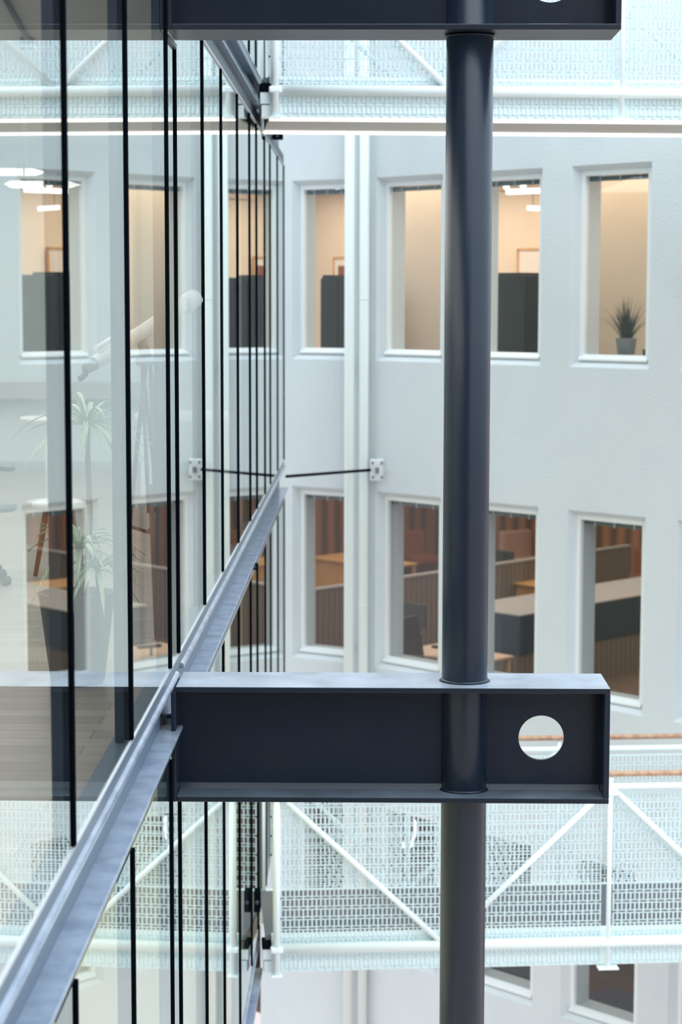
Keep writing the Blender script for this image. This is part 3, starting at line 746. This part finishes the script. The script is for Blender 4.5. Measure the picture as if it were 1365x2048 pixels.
# ceiling track near the glass
a, b = unp(0, 30, 10.0), unp(56, 64, 12.0)
t = thing('ceiling_track', (a + b) / 2, 'thin grey ceiling track in the top left corner', 'ceiling track')
a.z = b.z = 1.52; MB().tube(a, b, .014, seg=8).build('rail', GREYP, t)
MB().box(b.x - .04, b.x + .04, b.y - .05, b.y + .05, 1.48, 1.535).build('end_box', GREYP, t)
# round pedestal table
p = unp(98, 838, 17.2); p.z = OF; zt = unp(98, 834, 17.2).z
t = thing('round_table', p, 'round white pedestal table behind the nearest mullion', 'table')
MB().lathe(p + Vector((0, 0, zt - OF - .05)), [(.19, 0), (.245, .03), (.245, .05)], 40).build('tabletop', WHITE, t)
MB().tube(p, p + Vector((0, 0, zt - OF - .05)), .035).build('pedestal', WHITE, t); MB().lathe(p, [(.2, 0), (.2, .012), (.05, .03)], 36).build('foot', WHITE, t)
# long white desk
a, b = unp(268, 832, 17.6), unp(461, 832, 17.6)
t = thing('long_desk', ((a.x + b.x) / 2, 17.9, OF), 'long white desk reaching behind the far mullions', 'desk')
MB().box(a.x, b.x, 17.6, 18.3, a.z - .045, a.z + .015).build('desktop', WHITE, t, bevel=.004)
for x in (a.x + .05, b.x - .1):
    for y in (17.65, 18.2): MB().box(x, x + .05, y, y + .05, OF, a.z - .045).build('leg', WHITE, t)
# black chair at the left edge
office_chair(-70, 990, 12.2, .9, OF, 'black chair back cut by the left edge of the photo', GREYP)
# planter with dracaena
def dracaena(px, Y, label):
    p = unp(px, 1300, Y); p.z = OF
    p.x -= .03; t = thing('potted_plant', p, label, 'potted plant')
    po = MB().lathe(p, [(.115, 0), (.125, .02), (.172, .40), (.178, .42), (.160, .42), (.155, .38)], 40).build('planter', POTM, t)
    MB().lathe(p + Vector((0, 0, .36)), [(.155, 0), (.10, .015), (.02, .02)], 32).build('soil', SOIL, t)
    rnd = random.Random(11)
    def crown(c, n, L0, seedn, up=.5):
        m = MB(); r2 = random.Random(seedn)
        for i in range(n):
            a = i * 2.39996 + r2.uniform(-.2, .2); L_ = L0 * r2.uniform(.75, 1.15); el = up + r2.uniform(-.45, .75)
            dr = r2.uniform(.55, 1.15); side = Vector((-math.sin(a), math.cos(a), 0)); N = 9; P = []
            for k in range(N + 1):
                s = k / N; P.append(c + Vector((math.cos(a) * L_ * s * math.cos(el * .8), math.sin(a) * L_ * s * math.cos(el * .8), L_ * (s * math.sin(el) - dr * s * s * .8))))
            for k in range(N):
                w0 = .012 * math.sin(math.pi * min(1, (k / N) * .85 + .15)) + .001; w1 = .012 * math.sin(math.pi * min(1, ((k + 1) / N) * .85 + .15)) + .001
                dz = Vector((0, 0, .006))
                m.quad([P[k] - side * w0 + dz, P[k], P[k + 1], P[k + 1] - side * w1 + dz], True)
                m.quad([P[k], P[k] + side * w0 + dz, P[k + 1] + side * w1 + dz, P[k + 1]], True)
        return m
    for i, (dx, dy, h, bx, by, L0, n) in enumerate(((.03, .02, 1.18, .05, .03, .36, 34), (-.02, -.03, .62, .02, .0, .30, 28), (.07, -.02, .52, .10, -.02, .24, 22))):
        b0 = p + Vector((dx, dy, .37)); tp = p + Vector((bx, by, h)); mid = (b0 + tp) / 2 + Vector((.02, .01, 0))
        cane = MB().path([b0, (b0 + mid) / 2 + Vector((.006, 0, 0)), mid, (mid + tp) / 2, tp], [.016, .015, .014, .013, .011], 12).build('cane', BARK, t)
        crown(tp, n, L0, 20 + i).build('leaf_crown', LEAF, cane, fix=False)
    return t
dracaena(168, 9.0, 'tall variegated leafy plant in a dark tapered planter behind the glass')
# telescope on a wooden tripod
def telescope():
    hub = unp(292, 712, 10.6); base = Vector((hub.x, hub.y, OF))
    t = thing('telescope', base, 'white telescope on a dark wooden tripod behind the glass', 'telescope')
    a = unp(187, 728, 10.3); b = unp(372, 608, 11.0)
    d = (b - a).normalized()
    MB().tube(a, b, .038, .042, 32).build('tube', WHITE, t)
    MB().tube(b - d * .02, b + d * .09, .052, .052, 32).build('dew_shield', WHITE, t)
    MB().tube(a - d * .07, a + d * .01, .026, .036, 24).build('focuser', GREYP, t)
    ey = a - d * .05; MB().path([ey, ey - d * .03 + Vector((0, 0, -.03)), ey - d * .03 + Vector((-.03, 0, -.05))], .016).build('eyepiece', BLK, t)
    f0 = a + d * .02 + Vector((-.0, 0, .07)); fs = MB().tube(f0, f0 + d * .2, .014).build('finder', WHITE, t)
    MB().path([hub, (a + b) / 2 + Vector((0, 0, -.03))], .03, 14).build('mount', GREYP, t)
    MB().lathe(hub + Vector((0, 0, -.05)), [(.05, 0), (.06, .02), (.05, .05)], 24).build('hub', GREYP, t)
    for fx, fy in ((325 , 10.15), (238, 10.6), (345, 11.3)):
        ft = unp(fx, 1300, fy); ft.z = OF; ft.x = min(ft.x, -.17)
        lg = MB(); top = hub + Vector((0, 0, -.03)); v = (ft - top); sd = Vector((-v.y, v.x, 0)).normalized() * .022
        lg.path([top + sd, top + v * .55 + sd * .8], .010, 8); lg.path([top - sd, top + v * .55 - sd * .8], .010, 8); lg.path([top + v * .45, ft], .014, 8)
        lg.build('leg', WALN, t)
        k = top + v * .62; MB().path([k, Vector((hub.x, hub.y, k.z - .03))], .010, 8).build('spreader', WALN, t)
telescope()
# low stool with orange-brown legs and a white seat
p = unp(118, 1100, 12.6); p.z = OF
t = thing('stool', p, 'low stool with white seat and orange-brown wooden legs', 'stool')
MB().lathe(p + Vector((0, 0, .42)), [(.14, 0), (.17, .02), (.17, .045), (.13, .06)], 36).build('seat', WHITE, t)
for a in (.5, 2.07, 3.64, 5.21):
    MB().tube(p + Vector((math.cos(a) * .08, math.sin(a) * .08, .42)), p + Vector((math.cos(a) * .16, math.sin(a) * .16, 0)), .022, .014).build('leg', TEAK, t)
